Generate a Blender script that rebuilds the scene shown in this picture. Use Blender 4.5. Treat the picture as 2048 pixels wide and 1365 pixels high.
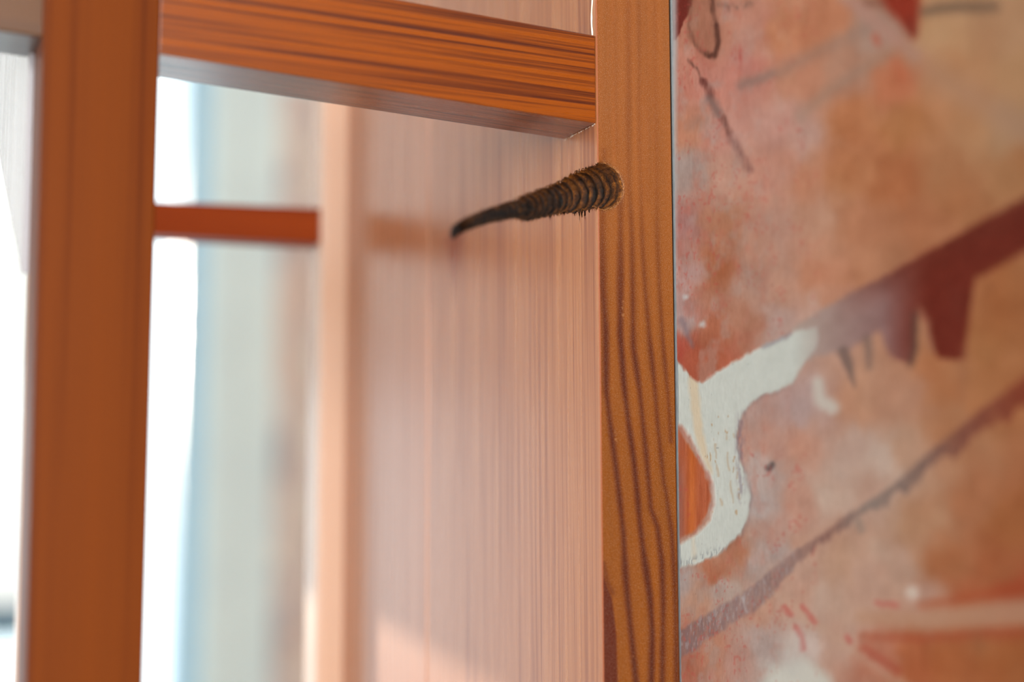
import bpy, bmesh, math, random
import numpy as np
from math import sin, cos, pi, radians, atan, atan2
from mathutils import Vector, Matrix, noise as mn
random.seed(5); rng = np.random.default_rng(5)
for o in list(bpy.data.objects): bpy.data.objects.remove(o)
SC = bpy.context.scene
COL = SC.collection

# ---------------------------------------------------------------- camera
F = 2900.0
YAW, PITCH, ROLL = radians(25), atan(348 / F), radians(-0.2)
fw = Vector((sin(YAW) * cos(PITCH), cos(YAW) * cos(PITCH), sin(PITCH)))
r0 = Vector((cos(YAW), -sin(YAW), 0)); u0 = r0.cross(fw)
rt = r0 * cos(ROLL) + u0 * sin(ROLL); up = rt.cross(fw)
cam = bpy.data.cameras.new('camera'); co = bpy.data.objects.new('camera', cam); COL.objects.link(co)
CAMP = Vector((-0.1708, -0.3148, 1.300))
co.matrix_world = Matrix(((rt.x, up.x, -fw.x, CAMP.x), (rt.y, up.y, -fw.y, CAMP.y), (rt.z, up.z, -fw.z, CAMP.z), (0, 0, 0, 1)))
cam.sensor_width = 36; cam.lens = 36 * F / 2048
cam.clip_start = 0.02; cam.clip_end = 60
cam.dof.use_dof = True; cam.dof.focus_distance = 0.370; cam.dof.aperture_fstop = 4.6
cam.dof.aperture_blades = 0
SC.camera = co

# ---------------------------------------------------------------- world, sun, daylight, exposure
w = bpy.data.worlds.new('sky'); SC.world = w; w.use_nodes = True
bg = w.node_tree.nodes['Background']; bg.inputs[0].default_value = (0.84, 0.94, 1.0, 1); bg.inputs[1].default_value = 2.6
SC.view_settings.view_transform = 'Standard'; SC.view_settings.look = 'None'
SC.view_settings.gamma = 1; SC.view_settings.use_curve_mapping = False
SC.view_settings.exposure = 0.0

def light(name, kind, loc, direction, energy, color, sx=1, sy=1, angle=0):
    l = bpy.data.lights.new(name, kind); l.energy = energy; l.color = color
    if kind == 'AREA': l.shape = 'RECTANGLE'; l.size = sx; l.size_y = sy
    if kind == 'SUN': l.angle = angle
    o = bpy.data.objects.new(name, l); COL.objects.link(o); o.location = loc
    o.rotation_euler = Vector(direction).to_track_quat('-Z', 'Y').to_euler(); return o
light('sun', 'SUN', (-2, 6, 3), (1, -4, -0.52), 8.0, (1.0, 0.80, 0.62), angle=radians(0.25))
light('fill_behind_camera', 'AREA', (-1.2, -2.35, 1.6), (0.2, 1, -0.02), 104, (1.0, 0.98, 0.955), 1.9, 1.5)  # fill lamp added behind the camera to light the front faces
po = light('daylight_window_one', 'AREA', (-0.47, 2.59, 1.25), (0, -1, 0), 1, (1, 1, 1), 1.97, 2.3); po.data.cycles.is_portal = True

# ---------------------------------------------------------------- helpers
def link(name, me, mats, parent=None):
    o = bpy.data.objects.new(name, me); COL.objects.link(o)
    for m in (mats if isinstance(mats, (list, tuple)) else [mats]): me.materials.append(m)
    if parent: o.parent = parent
    return o
def base(parent):
    v = Vector((0, 0, 0))
    while parent is not None: v += parent.location; parent = parent.parent
    return v
def thing(name, label, cat, loc, group=None):
    o = bpy.data.objects.new(name, None); COL.objects.link(o); o.location = loc; o.empty_display_size = 0.05
    o['label'] = label; o['category'] = cat
    if group: o['group'] = group
    return o
def tag(o, label, cat):
    o['label'] = label; o['category'] = cat; return o
def struct(o): o['kind'] = 'structure'; return o
def hexa(name, P, mats, parent=None, bev=0.0, seg=2):
    """P: eight corners, bottom four counter clockwise then top four (world)."""
    b = base(parent); bm = bmesh.new()
    v = [bm.verts.new(Vector(p) - b) for p in P]
    for f in ((0, 3, 2, 1), (4, 5, 6, 7), (0, 1, 5, 4), (1, 2, 6, 5), (2, 3, 7, 6), (3, 0, 4, 7)): bm.faces.new([v[i] for i in f])
    if bev: bmesh.ops.bevel(bm, geom=bm.edges[:], offset=bev, segments=seg, profile=0.5, affect='EDGES')
    bmesh.ops.recalc_face_normals(bm, faces=bm.faces[:])
    me = bpy.data.meshes.new(name); bm.to_mesh(me); bm.free()
    return link(name, me, mats, parent)
def box(name, lo, hi, mats, parent=None, bev=0.0, seg=2):
    x0, y0, z0 = lo; x1, y1, z1 = hi
    return hexa(name, [(x0, y0, z0), (x1, y0, z0), (x1, y1, z0), (x0, y1, z0), (x0, y0, z1), (x1, y0, z1), (x1, y1, z1), (x0, y1, z1)], mats, parent, bev, seg)
def prism(name, poly, axis, a, b_, mats, parent=None, bev=0.0):
    """poly in the two other axes, extruded from a to b_ along axis."""
    b = base(parent); bm = bmesh.new()
    def P(q, t):
        c = [0, 0, 0]; o2 = [i for i in range(3) if i != axis]; c[o2[0]] = q[0]; c[o2[1]] = q[1]; c[axis] = t; return Vector(c) - b
    A = [bm.verts.new(P(q, a)) for q in poly]; B = [bm.verts.new(P(q, b_)) for q in poly]; n = len(poly)
    bm.faces.new(A); bm.faces.new(B[::-1])
    for i in range(n): bm.faces.new([A[i], B[i], B[(i + 1) % n], A[(i + 1) % n]])
    bmesh.ops.recalc_face_normals(bm, faces=bm.faces[:])
    if bev: bmesh.ops.bevel(bm, geom=bm.edges[:], offset=bev, segments=2, profile=0.5, affect='EDGES')
    me = bpy.data.meshes.new(name); bm.to_mesh(me); bm.free()
    return link(name, me, mats, parent)
def lin(c):
    c = np.asarray(c, dtype=float) / 255.0
    return np.where(c <= 0.04045, c / 12.92, ((c + 0.055) / 1.055) ** 2.4)
def L4(c): return tuple(lin(c)) + (1.0,)

class N:
    def __init__(s, name):
        s.m = bpy.data.materials.new(name); s.m.use_nodes = True; s.t = s.m.node_tree; s.t.nodes.clear()
        s.out = s.n('ShaderNodeOutputMaterial')
    def n(s, kind, **kw):
        x = s.t.nodes.new(kind)
        for k, v in kw.items():
            if k[0] == '_': setattr(x, k[1:], v)
            else: x.inputs[k.replace('__', ' ')].default_value = v
        return x
    def l(s, a, b): s.t.links.new(a, b)
    def math(s, op, a, b=0.0):
        x = s.n('ShaderNodeMath', _operation=op)
        for i, v in enumerate((a, b)):
            if isinstance(v, (int, float)): x.inputs[i].default_value = v
            else: s.l(v, x.inputs[i])
        return x.outputs[0]
    def mix(s, f, a, b, mode='MIX'):
        x = s.n('ShaderNodeMix', _data_type='RGBA', _blend_type=mode)
        for i, v in ((0, f), (6, a), (7, b)):
            if isinstance(v, (int, float, tuple)): x.inputs[i].default_value = v
            else: s.l(v, x.inputs[i])
        return x.outputs[2]
    def ramp(s, f, stops):
        x = s.n('ShaderNodeValToRGB'); e = x.color_ramp.elements
        while len(e) < len(stops): e.new(0.5)
        for i, (p, c) in enumerate(stops): e[i].position = p; e[i].color = c
        s.l(f, x.inputs[0]); return x.outputs[0]
    def coords(s, scale, attr='Object'):
        t = s.n('ShaderNodeTexCoord'); m = s.n('ShaderNodeMapping'); m.inputs['Scale'].default_value = scale
        s.l(t.outputs[attr], m.inputs[0]); return m.outputs[0]
    def noise(s, vec, scale=1.0, detail=3.0, rough=0.55, dist=0.0):
        x = s.n('ShaderNodeTexNoise', Scale=scale, Detail=detail, Roughness=rough, Distortion=dist); s.l(vec, x.inputs['Vector']); return x.outputs['Fac']
    def bsdf(s, color, rough=0.4, bump=None, bstr=0.3, bdist=0.0003, coat=0.0, crough=0.1, spec=0.5, **kw):
        p = s.n('ShaderNodeBsdfPrincipled')
        if isinstance(color, tuple): p.inputs['Base Color'].default_value = color
        else: s.l(color, p.inputs['Base Color'])
        if isinstance(rough, float): p.inputs['Roughness'].default_value = rough
        else: s.l(rough, p.inputs['Roughness'])
        p.inputs['Coat Weight'].default_value = coat; p.inputs['Coat Roughness'].default_value = crough
        p.inputs['Specular IOR Level'].default_value = spec
        if bump is not None:
            bn = s.n('ShaderNodeBump', Strength=bstr, Distance=bdist); s.l(bump, bn.inputs['Height'])
            s.l(bn.outputs[0], p.inputs['Normal'])
        s.l(p.outputs[0], s.out.inputs[0]); return p

def wood(name, light_c, dark_c, grain='Z', pitch=0.0016, contrast=0.5, rough=0.38, coat=0.25, crough=0.2, bstr=0.25, spec=0.5, seed=0.0):
    """pitch: typical distance in metres between grain lines"""
    s = N(name); f = 1.0 / pitch; k = f * 0.008
    sc = {'Z': (f, f, k), 'X': (k, f, f), 'Y': (f, k, f)}[grain]
    v = s.coords(sc)
    off = s.n('ShaderNodeVectorMath', _operation='ADD'); s.l(v, off.inputs[0]); off.inputs[1].default_value = (seed, seed * 1.7, seed * 0.6)
    a = s.noise(off.outputs[0], 0.55, 2.0, 0.5)
    b = s.noise(off.outputs[0], 2.3, 3.0, 0.6)
    fine = s.coords({'Z': (9000, 9000, 900), 'X': (900, 9000, 9000), 'Y': (9000, 900, 9000)}[grain])
    c = s.noise(fine, 1.0, 2.0, 0.7)
    g = s.math('ADD', s.math('MULTIPLY', a, 0.65), s.math('MULTIPLY', b, 0.35))
    lc = L4(light_c); dc = L4(dark_c)
    mid = tuple(lc[i] * (1 - contrast) + dc[i] * contrast for i in range(3)) + (1,)
    col = s.ramp(g, [(0.36, dc), (0.44, mid), (0.52, lc), (0.68, tuple(min(1, x * 1.06) for x in lc[:3]) + (1,))])
    col = s.mix(s.math('MULTIPLY', s.math('SUBTRACT', c, 0.38), 0.55), col, tuple(x * 0.55 for x in lc[:3]) + (1,))
    h = s.math('ADD', s.math('MULTIPLY', g, 0.8), s.math('MULTIPLY', c, 0.25))
    rr = s.math('ADD', s.math('MULTIPLY', g, -0.25), rough + 0.12)
    s.bsdf(col, rr, h, bstr, 0.0002, coat, crough, spec)
    return s.m
def plain(name, c, rough=0.7, nz=0.04, scale=6.0, spec=0.4):
    s = N(name); v = s.coords((1, 1, 1)); a = s.noise(v, scale, 4.0, 0.6)
    lc = L4(c); col = s.ramp(a, [(0.3, tuple(x * (1 - nz) for x in lc[:3]) + (1,)), (0.7, tuple(min(1, x * (1 + nz)) for x in lc[:3]) + (1,))])
    s.bsdf(col, rough, a, 0.1, 0.002, spec=spec); return s.m

# ---------------------------------------------------------------- materials
M_wall = plain('wall_paint', (238, 251, 253), 0.8)
M_ceil = plain('ceiling_paint', (240, 240, 236), 0.9)
M_win = plain('skylit_frame_paint', (176, 210, 232), 0.35, 0.02, 30)  # blue of the sky light on the frame is put into this colour
M_bar = plain('blind_bar_grey_blue', (96, 128, 148), 0.4, 0.02, 40)
M_floor = wood('floor_pale_oak', (206, 198, 186), (176, 166, 152), 'Y', 0.02, 0.4, 0.4, 0.1)
M_front = wood('varnished_pine_post', (102, 46, 5), (80, 30, 1), 'Z', 0.0030, 0.5, 0.46, 0.0, 0.3, 0.10, spec=0.09, seed=3.1)
M_rail = wood('varnished_pine_rail', (132, 61, 3), (66, 17, 0), 'X', 0.0008, 0.6, 0.30, 0.6, 0.18, 0.5, seed=7.7)
M_side = wood('varnished_pine_side', (172, 106, 64), (154, 88, 48), 'Z', 0.0014, 0.5, 0.30, 0.20, 0.24, 0.15, seed=1.3)
M_back = wood('varnished_pine_back', (140, 54, 4), (112, 34, 0), 'X', 0.004, 0.5, 0.42, 0.0, 0.3, 0.1, spec=.15, seed=9.2)
M_bpost = wood('varnished_pine_back_post', (200, 160, 134), (184, 142, 114), 'Z', 0.004, 0.4, 0.32, 0.30, 0.2, 0.1, seed=4.5)
M_brk = wood('pale_bracket', (170, 166, 170), (140, 134, 138), 'Z', 0.003, 0.5, 0.25, 0.35, 0.15, 0.15, seed=2.5)  # reflected sky is put into this pale grey colour
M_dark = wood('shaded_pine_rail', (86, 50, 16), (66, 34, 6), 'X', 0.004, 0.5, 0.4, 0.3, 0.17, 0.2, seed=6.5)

def blind_mat():
    s = N('blind_fabric'); v = s.coords((1, 1, 1)); a = s.noise(v, 300, 2.0)
    c = s.ramp(a, [(0.3, L4((238, 240, 243))), (0.7, L4((246, 247, 250)))])
    d = s.n('ShaderNodeBsdfDiffuse'); s.l(c, d.inputs[0]); t = s.n('ShaderNodeBsdfTranslucent'); s.l(c, t.inputs[0])
    m = s.n('ShaderNodeMixShader'); m.inputs[0].default_value = 0.5
    s.l(d.outputs[0], m.inputs[1]); s.l(t.outputs[0], m.inputs[2]); s.l(m.outputs[0], s.out.inputs[0]); return s.m
M_blind = blind_mat()
def glass_mat():
    s = N('window_glass'); t = s.n('ShaderNodeBsdfTransparent'); t.inputs[0].default_value = (0.97, 0.99, 0.985, 1)
    g = s.n('ShaderNodeBsdfGlossy', Roughness=0.02); fr = s.n('ShaderNodeFresnel', IOR=1.45)
    m = s.n('ShaderNodeMixShader'); s.l(fr.outputs[0], m.inputs[0]); s.l(t.outputs[0], m.inputs[1]); s.l(g.outputs[0], m.inputs[2])
    s.l(m.outputs[0], s.out.inputs[0]); return s.m
M_glass = glass_mat()

# ---------------------------------------------------------------- numpy drawing tools
def nz2(x, y, seed, oct=3):
    """smooth value noise, vectorised, about -1..1"""
    out = np.zeros_like(x, dtype=float); amp = 1.0; tot = 0
    for o in range(oct):
        xi = np.floor(x).astype(np.int64); yi = np.floor(y).astype(np.int64); fx = x - xi; fy = y - yi
        fx = fx * fx * (3 - 2 * fx); fy = fy * fy * (3 - 2 * fy)
        def h(a, b):
            n = (a * 374761393 + b * 668265263 + (seed + o * 17) * 1274126177) & 0x7fffffff
            n = ((n ^ (n >> 13)) * 1103515245) & 0x7fffffff
            return ((n ^ (n >> 16)) & 0xffff) / 32767.5 - 1
        v = (h(xi, yi) * (1 - fx) + h(xi + 1, yi) * fx) * (1 - fy) + (h(xi, yi + 1) * (1 - fx) + h(xi + 1, yi + 1) * fx) * fy
        out += v * amp; tot += amp; amp *= 0.5; x = x * 2.03 + 11.3; y = y * 2.03 + 5.1
    return out / tot
def seg_d(x, y, pts, ws=None):
    """distance to polyline; with ws: signed against an interpolated half width"""
    best = np.full(x.shape, 1e9)
    for i in range(len(pts) - 1):
        ax, ay = pts[i]; bx, by = pts[i + 1]; dx, dy = bx - ax, by - ay; L2 = dx * dx + dy * dy + 1e-9
        t = np.clip(((x - ax) * dx + (y - ay) * dy) / L2, 0, 1)
        d = np.hypot(x - ax - t * dx, y - ay - t * dy)
        if ws is not None: d = d - (ws[i] + (ws[i + 1] - ws[i]) * t)
        best = np.minimum(best, d)
    return best
def poly_sd(x, y, poly):
    inside = np.zeros(x.shape, bool); n = len(poly)
    for i in range(n):
        x0, y0 = poly[i]; x1, y1 = poly[(i + 1) % n]
        if y0 == y1: continue
        c = ((y0 > y) != (y1 > y)) & (x < (x1 - x0) * (y - y0) / (y1 - y0) + x0); inside ^= c
    d = seg_d(x, y, poly + [poly[0]]); return np.where(inside, -d, d)
def sm(d, soft): return np.clip(0.5 - d / (2 * soft), 0, 1) ** 1.0
def grid_mesh(name, P, col=None, keep=None):
    """P: (n,m,3) positions; quads (i,j); returns mesh with colour attribute"""
    n, m = P.shape[:2]; idx = np.arange(n * m).reshape(n, m)
    q = np.stack([idx[:-1, :-1], idx[1:, :-1], idx[1:, 1:], idx[:-1, 1:]], -1).reshape(-1, 4)
    if keep is not None: q = q[keep.reshape(-1)]
    me = bpy.data.meshes.new(name); me.vertices.add(n * m); me.vertices.foreach_set('co', P.reshape(-1).astype(np.float32))
    me.loops.add(len(q) * 4); me.loops.foreach_set('vertex_index', q.reshape(-1).astype(np.int32))
    me.polygons.add(len(q)); me.polygons.foreach_set('loop_start', np.arange(0, len(q) * 4, 4, dtype=np.int32))
    me.update(calc_edges=True)
    me.polygons.foreach_set('use_smooth', np.ones(len(q), bool))
    if col is not None:
        a = me.color_attributes.new('tint', 'FLOAT_COLOR', 'POINT')
        a.data.foreach_set('color', np.concatenate([col, np.ones(col.shape[:-1] + (1,))], -1).reshape(-1).astype(np.float32))
    return me
def attr_mat(name, fibre=(9000, 9000, 500), amount=0.5, rough=0.4, coat=0.15, crough=0.25, bstr=0.2, spec=0.5, speck=0.0):
    s = N(name); a = s.n('ShaderNodeAttribute', _attribute_name='tint'); v = s.coords(fibre); n = s.noise(v, 1.0, 3.0, 0.7)
    v2 = s.coords((5200, 5200, 5200)); n2 = s.noise(v2, 1.0, 1.0, 0.5)
    col = s.mix(s.math('MULTIPLY', s.math('SUBTRACT', n, 0.42), amount * 2.2), a.outputs[0], (0.0, 0.0, 0.0, 1), 'MULTIPLY')
    col = s.mix(s.math('MULTIPLY', s.math('SUBTRACT', n2, 0.55), speck * 3), col, (0.9, 0.75, 0.6, 1), 'SCREEN')
    s.bsdf(col, rough, n, bstr, 0.0001, coat, crough, spec); return s.m

# ---------------------------------------------------------------- the room
RX0, RX1, RY0, RY1, RH = -2.6, 1.7, -2.5, 2.6, 2.6
struct(box('floor', (RX0 - .1, RY0 - .1, -0.08), (RX1 + .1, RY1 + .25, 0), M_floor))
struct(box('ceiling', (RX0 - .1, RY0 - .1, RH), (RX1 + .1, RY1 + .25, RH + 0.08), M_ceil))
M_wall2 = plain('dark_unseen_wall', (120, 84, 58), 0.8)  # unseen walls, coloured dark so the wood reflects less haze
def wall_with_hole(name, y0, y1, x0, x1, hx0, hx1, hz0, hz1, mat=None):
    b = bmesh.new()
    for lo, hi in (((x0, 0), (hx0, RH)), ((hx1, 0), (x1, RH)), ((hx0, 0), (hx1, hz0)), ((hx0, hz1), (hx1, RH))):
        vs = [b.verts.new((x, y, z)) for y in (y0, y1) for x, z in ((lo[0], lo[1]), (hi[0], lo[1]), (hi[0], hi[1]), (lo[0], hi[1]))]
        for f in ((0, 1, 2, 3), (7, 6, 5, 4), (0, 4, 5, 1), (1, 5, 6, 2), (2, 6, 7, 3), (3, 7, 4, 0)): b.faces.new([vs[i] for i in f])
    bmesh.ops.recalc_face_normals(b, faces=b.faces[:])
    me = bpy.data.meshes.new(name); b.to_mesh(me); b.free(); return struct(link(name, me, mat or M_wall))
WX0, WX1, WZ0, WZ1 = -1.45, 0.515, 0.10, 2.40
wall_with_hole('wall_back', RY1, RY1 + 0.16, RX0, RX1, WX0, WX1, WZ0, WZ1)
wall_with_hole('wall_front', RY0 - 0.1, RY0, RX0, RX1, -2.25, -0.15, 0.8, 2.4, M_wall2)
struct(box('wall_left', (RX0 - .1, RY0 - .1, 0), (RX0, RY1 + .16, RH), M_wall))
struct(box('wall_right', (RX1, RY0 - .1, 0), (RX1 + .1, RY1 + .16, RH), M_wall2))
struct(box('baseboard_back', (RX0, RY1 - 0.014, 0), (RX1, RY1, 0.09), M_win, bev=0.003))

def window(name, y, x0, x1, z0, z1, mull, label):
    r = bpy.data.objects.new(name, None); COL.objects.link(r); r.location = ((x0 + x1) / 2, y, z0); struct(r)
    t = 0.045; d = 0.05
    for nm, a, b in (('frame_side', (x0, z0), (x0 + t, z1)), ('frame_side', (x1 - 0.05, z0), (x1, z1)), ('frame_head', (x0 + t, z1 - t), (x1 - 0.05, z1)), ('frame_foot', (x0 + t, z0), (x1 - 0.05, z0 + t))):
        box(nm, (a[0], y, a[1]), (b[0], y + d, b[1]), M_win, r, 0.003)
    for m in mull: box('mullion', (m - 0.035, y, z0 + t), (m + 0.035, y + d, z1 - t), M_win, r, 0.003)
    xs = [x0 + t] + [v for m in mull for v in (m - 0.035, m + 0.035)] + [x1 - 0.05]
    for i in range(0, len(xs), 2): box('pane', (xs[i], y + 0.02, z0 + t), (xs[i + 1], y + 0.024, z1 - t), M_glass, r)
    return r
window('window_1', RY1 + 0.085, WX0, WX1, WZ0, WZ1, [0.235, -0.28], '')
window('added_window_2', RY0 - 0.085, -2.25, -0.15, 0.8, 2.4, [-1.2], '')  # unseen window, added to go with the front fill lamp
struct(box('trim_1', (WX0 - .03, RY1 - 0.05, WZ0 - 0.03), (WX1 + .04, RY1 + 0.085, WZ0), M_win, bev=0.004))

# roller blinds in the left sashes
def blind(x0, x1, zb, label):
    t = thing('roller_blind', label, 'blind', ((x0 + x1) / 2, RY1 + 0.045, zb), None)
    bm = bmesh.new(); b = base(t); n = 40
    y = RY1 + 0.045
    box('fabric', (x0, y - 0.001, zb + 0.055), (x1, y + 0.001, WZ1 - 0.03), M_blind, t)
    bm.free()
    box('bottom_bar', (x0, y - 0.010, zb), (x1, y + 0.010, zb + 0.062), M_bar, t, 0.004)
    bmc = bmesh.new(); bmesh.ops.create_cone(bmc, cap_ends=True, segments=20, radius1=0.022, radius2=0.022, depth=x1 - x0 + 0.01, matrix=Matrix.Translation(Vector(((x0 + x1) / 2, y, WZ1 - 0.026)) - b) @ Matrix.Rotation(pi / 2, 4, 'Y'))
    me = bpy.data.meshes.new('roller_tube'); bmc.to_mesh(me); bmc.free(); link('roller_tube', me, M_bar, t)
blind(-0.24, 0.195, 1.070, 'off-white roller blind with a grey-blue bottom bar, blurred at the left edge')
blind(-1.40, -0.33, 1.588, 'unseen off-white roller blind, added in the wide left sash to shape the sun patch')  # out of view, added so its lower edge cuts the sun patch

# ---------------------------------------------------------------- the wooden cabinet
cab = thing('wooden_cabinet', 'varnished orange-brown pine frame with a deep side board and a threaded hole', 'cabinet', (-0.05, 0.11, 0))
CB = np.array(base(cab))
ZB, ZT = 0.0, 1.95
# left stile: tapering slightly
XLB, XLT = -0.1233, -0.1389
def XRs(z): return -0.1098
hexa('stile', [(XLB , 0, ZB), (XRs(0), 0, ZB), (XRs(0), 0.016, ZB), (XLB, 0.016, ZB), (XLT, 0, ZT), (XRs(0), 0, ZT), (XRs(0), 0.016, ZT), (XLT, 0.016, ZT)], M_front, cab, 0.0006, 3)
# top rail, right and left of the stile
hexa('rail', [(-0.1100, 0.0005, 1.4019), (0.0000, 0.0005, 1.3985), (0.0000, 0.0182, 1.3985), (-0.1100, 0.0182, 1.4019),
              (-0.1100, 0.0005, 1.4244), (0.0000, 0.0005, 1.4215), (0.0000, 0.0182, 1.4215), (-0.1100, 0.0182, 1.4244)], M_rail, cab, 0.0004, 2)
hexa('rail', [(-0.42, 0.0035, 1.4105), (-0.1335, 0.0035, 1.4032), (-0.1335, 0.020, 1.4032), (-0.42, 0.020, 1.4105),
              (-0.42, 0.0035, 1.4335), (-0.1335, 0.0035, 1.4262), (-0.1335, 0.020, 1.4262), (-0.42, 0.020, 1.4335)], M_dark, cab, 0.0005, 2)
# wedge bracket behind the left rail
prism('bracket', [(0.0163, 1.353), (0.0163, 1.4265), (0.020, 1.4265), (0.19, 1.4265), (0.19, 1.424), (0.112, 1.4175)], 0, -0.1356, -0.1282, M_brk, cab, 0.0004)
# back frame
hexa('back_rail', [(-0.0900, 0.2000, 1.3994), (-0.0098, 0.2000, 1.4012), (-0.0098, 0.2130, 1.4012), (-0.0900, 0.2130, 1.3994),
                   (-0.0900, 0.2000, 1.4110), (-0.0098, 0.2000, 1.4148), (-0.0098, 0.2130, 1.4148), (-0.0900, 0.2130, 1.4110)], M_back, cab, 0.0006, 2)
box('back_stile', (-0.0098, 0.1990, ZB), (0.0214, 0.2140, ZT), M_bpost, cab, 0.0010, 3)
box('back_panel_strip', (0.0, 0.2142, ZB), (0.0214, 0.236, ZT), M_side, cab, 0.0005, 2)
box('back_stile', (-0.112, 0.1990, ZB), (-0.0900, 0.2140, ZT), M_bpost, cab, 0.0010, 3)
box('side_board', (0.0, 0.1156, ZB), (0.0214, 0.1988, ZT), M_side, cab, 0.0004, 2)
# far left side board that closes the cabinet (seen only from other positions)
box('side_board', (-0.44, 0.0, ZB), (-0.42, 0.236, ZT), M_side, cab, 0.0006, 2)
box('bottom_board', (-0.42, 0.004, 0.06), (0.0, 0.236, 0.08), M_side, cab, 0.0006, 2)
box('top_board', (-0.44, -0.004, ZT), (0.0214, 0.240, ZT + 0.02), M_side, cab, 0.0008, 2)

# right hand side board: its front edge is drawn line by line, its inner face carries the torn threaded hole
HX, HZ, HR = 0.0012, 1.3822, 0.0058
def front_edge_colour(X, Z):
    """wood colours of the front edge; sheet units: s across (0..148), t down the edge"""
    s = X / 0.0214 * 148; t = (1.4338 - Z) * 7787
    s = s + 1.6 * nz2(s * 0.02, t * 0.004, 3) * 1.5
    lo = np.array([182, 104, 44.]); lb = np.array([164, 88, 14.])
    k = np.clip((t - 250) / 700, 0, 1)[..., None]
    c = lo * (1 - k) + lb * k
    c = c * (1 + 0.05 * nz2(s * 0.12, t * 0.003, 8))[..., None]
    dark = np.array([98, 32, 0.]); 
    S = lambda pts: [(x - 1197 - 13 * (y / 1365), y) for x, y in pts]
    lines = [
     (S([(1214, 330), (1211, 470), (1210, 600), (1216, 690), (1216, 805), (1223, 864), (1235, 952), (1241, 1000), (1250, 1080), (1253, 1150), (1257, 1200), (1265, 1280), (1273, 1365), (1280, 1500)]), 4.2, 3.0, .95),
     (S([(1246, 380), (1244, 600), (1244, 690), (1251, 790), (1260, 864), (1270, 937), (1276, 1000), (1281, 1053), (1289, 1120), (1300, 1200), (1304, 1267), (1302, 1365), (1300, 1500)]), 4.2, 3.0, 1.0),
     (S([(1262, -100), (1264, 200), (1262, 380), (1268, 500), (1269, 600), (1270, 717), (1282, 805), (1291, 893), (1303, 1030), (1316, 1067), (1324, 1134), (1326, 1214), (1324, 1365), (1322, 1500)]), 3.6, 3.0, .9),
     (S([(1284, -100), (1285, 300), (1290, 500), (1294, 600), (1302, 703), (1311, 790), (1317, 864), (1329, 981), (1334, 1000), (1345, 1080), (1349, 1160), (1350, 1267), (1353, 1500)]), 3.0, 3.0, .8),
     (S([(1316, -100), (1318, 300), (1320, 500), (1323, 600), (1329, 703), (1338, 805), (1344, 900)]), 2.6, 3.0, .7),
     (S([(1232, -100), (1236, 200), (1238, 330)]), 3, 5, .4),
     (S([(1300, -100), (1303, 250), (1300, 420)]), 3, 6, .35),
     (S([(1211, 1134), (1218, 1170), (1228, 1190)]), 2.0, 3, .7)]
    for pts, hw, soft, a in lines:
        fade = 0.22 + 0.78 * np.clip((t - 380) / 320, 0, 1)
        m = sm(seg_d(s, t, pts) - hw * 1.45 * (0.9 + 0.4 * nz2(t * 0.012, s * 0 + hw, 5)), soft + 1.5) * a * fade
        halo = np.clip(1 - seg_d(s, t, pts) / 16, 0, 1) ** 2 * 0.25 * a * fade
        m = np.maximum(m, halo * 1.3)[..., None]
        c = c * (1 - m) + dark * m
    w = sm(poly_sd(s, t, [(0, 1150), (9, 1178), (18, 1200), (26, 1270), (28, 1380), (30, 1600), (0, 1600)]), 2.0)[..., None] * .85
    c = c * (1 - w) + np.array([98, 28, 6.]) * w
    e = (np.clip(1 - s / 5.0, 0, 1) * 0.15)[..., None]
    c = c * (1 - e) + np.array([190, 80, 30.]) * e
    for (cx, cy, rr) in ((46, 655, 3.0), (45, 640, 1.6), (46, 628, 1.6), (29, 898, 2.6), (27, 885, 1.2), (24, 800, 1.0), (90, 670, 1.2), (70, 1180, 1), (58, 1310, 1.3)):
        m = (sm(np.hypot((s - cx) * 1.1, t - cy) - rr, 1.5) * .6)[..., None]; c = c * (1 - m) + np.array([205, 150, 110.]) * m
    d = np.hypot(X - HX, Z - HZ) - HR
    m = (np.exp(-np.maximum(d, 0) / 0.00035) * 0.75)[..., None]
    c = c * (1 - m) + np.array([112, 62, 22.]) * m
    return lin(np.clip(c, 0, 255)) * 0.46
# groove: centre height and radius along the depth (metres)
GY = np.array([-.0004, .0119, .0160, .0205, .0290, .0400, .0430, .0480, .0524, .0678, .0842, .0925, .0960])
GZ = np.array([1.3821, 1.3830, 1.3833, 1.3834, 1.3839, 1.3846, 1.3849, 1.3857, 1.3861, 1.3874, 1.3880, 1.3876, 1.3876])
GR = np.array([.00570, .0054, .0050, .0044, .0041, .0039, .0037, .0028, .0025, .0023, .0021, .0020, .0017])
XT = lambda z: np.clip(0.0214 + (z - 1.343) * 0.0030, 0.0208, 0.0218)
# front edge grid
zs = np.concatenate([[ZB, 0.6, 1.0, 1.15], np.arange(1.235, 1.3750, .00022), np.arange(1.3750, 1.3895, .00012), np.arange(1.3895, 1.455, .00022), [1.5, 1.7, ZT]])
us = np.concatenate([[0, .012], np.linspace(.02, 1.0, 110)])
Zg, Ug = np.meshgrid(zs, us, indexing='ij'); Xg = 0.00025 + Ug * (XT(Zg) - 0.00025)
Pg = np.stack([Xg, np.zeros_like(Xg), Zg], -1)
cz = (Zg[:-1, :-1] + Zg[1:, 1:]) / 2; cx = (Xg[:-1, :-1] + Xg[1:, 1:]) / 2
ang = np.arctan2(cz - HZ, cx - HX)
rag = 0.00012 * nz2(ang * 9, ang * 0, 4)
keep = ~(np.hypot(cx - HX, cz - HZ) < HR - 0.0001 + rag)
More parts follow.
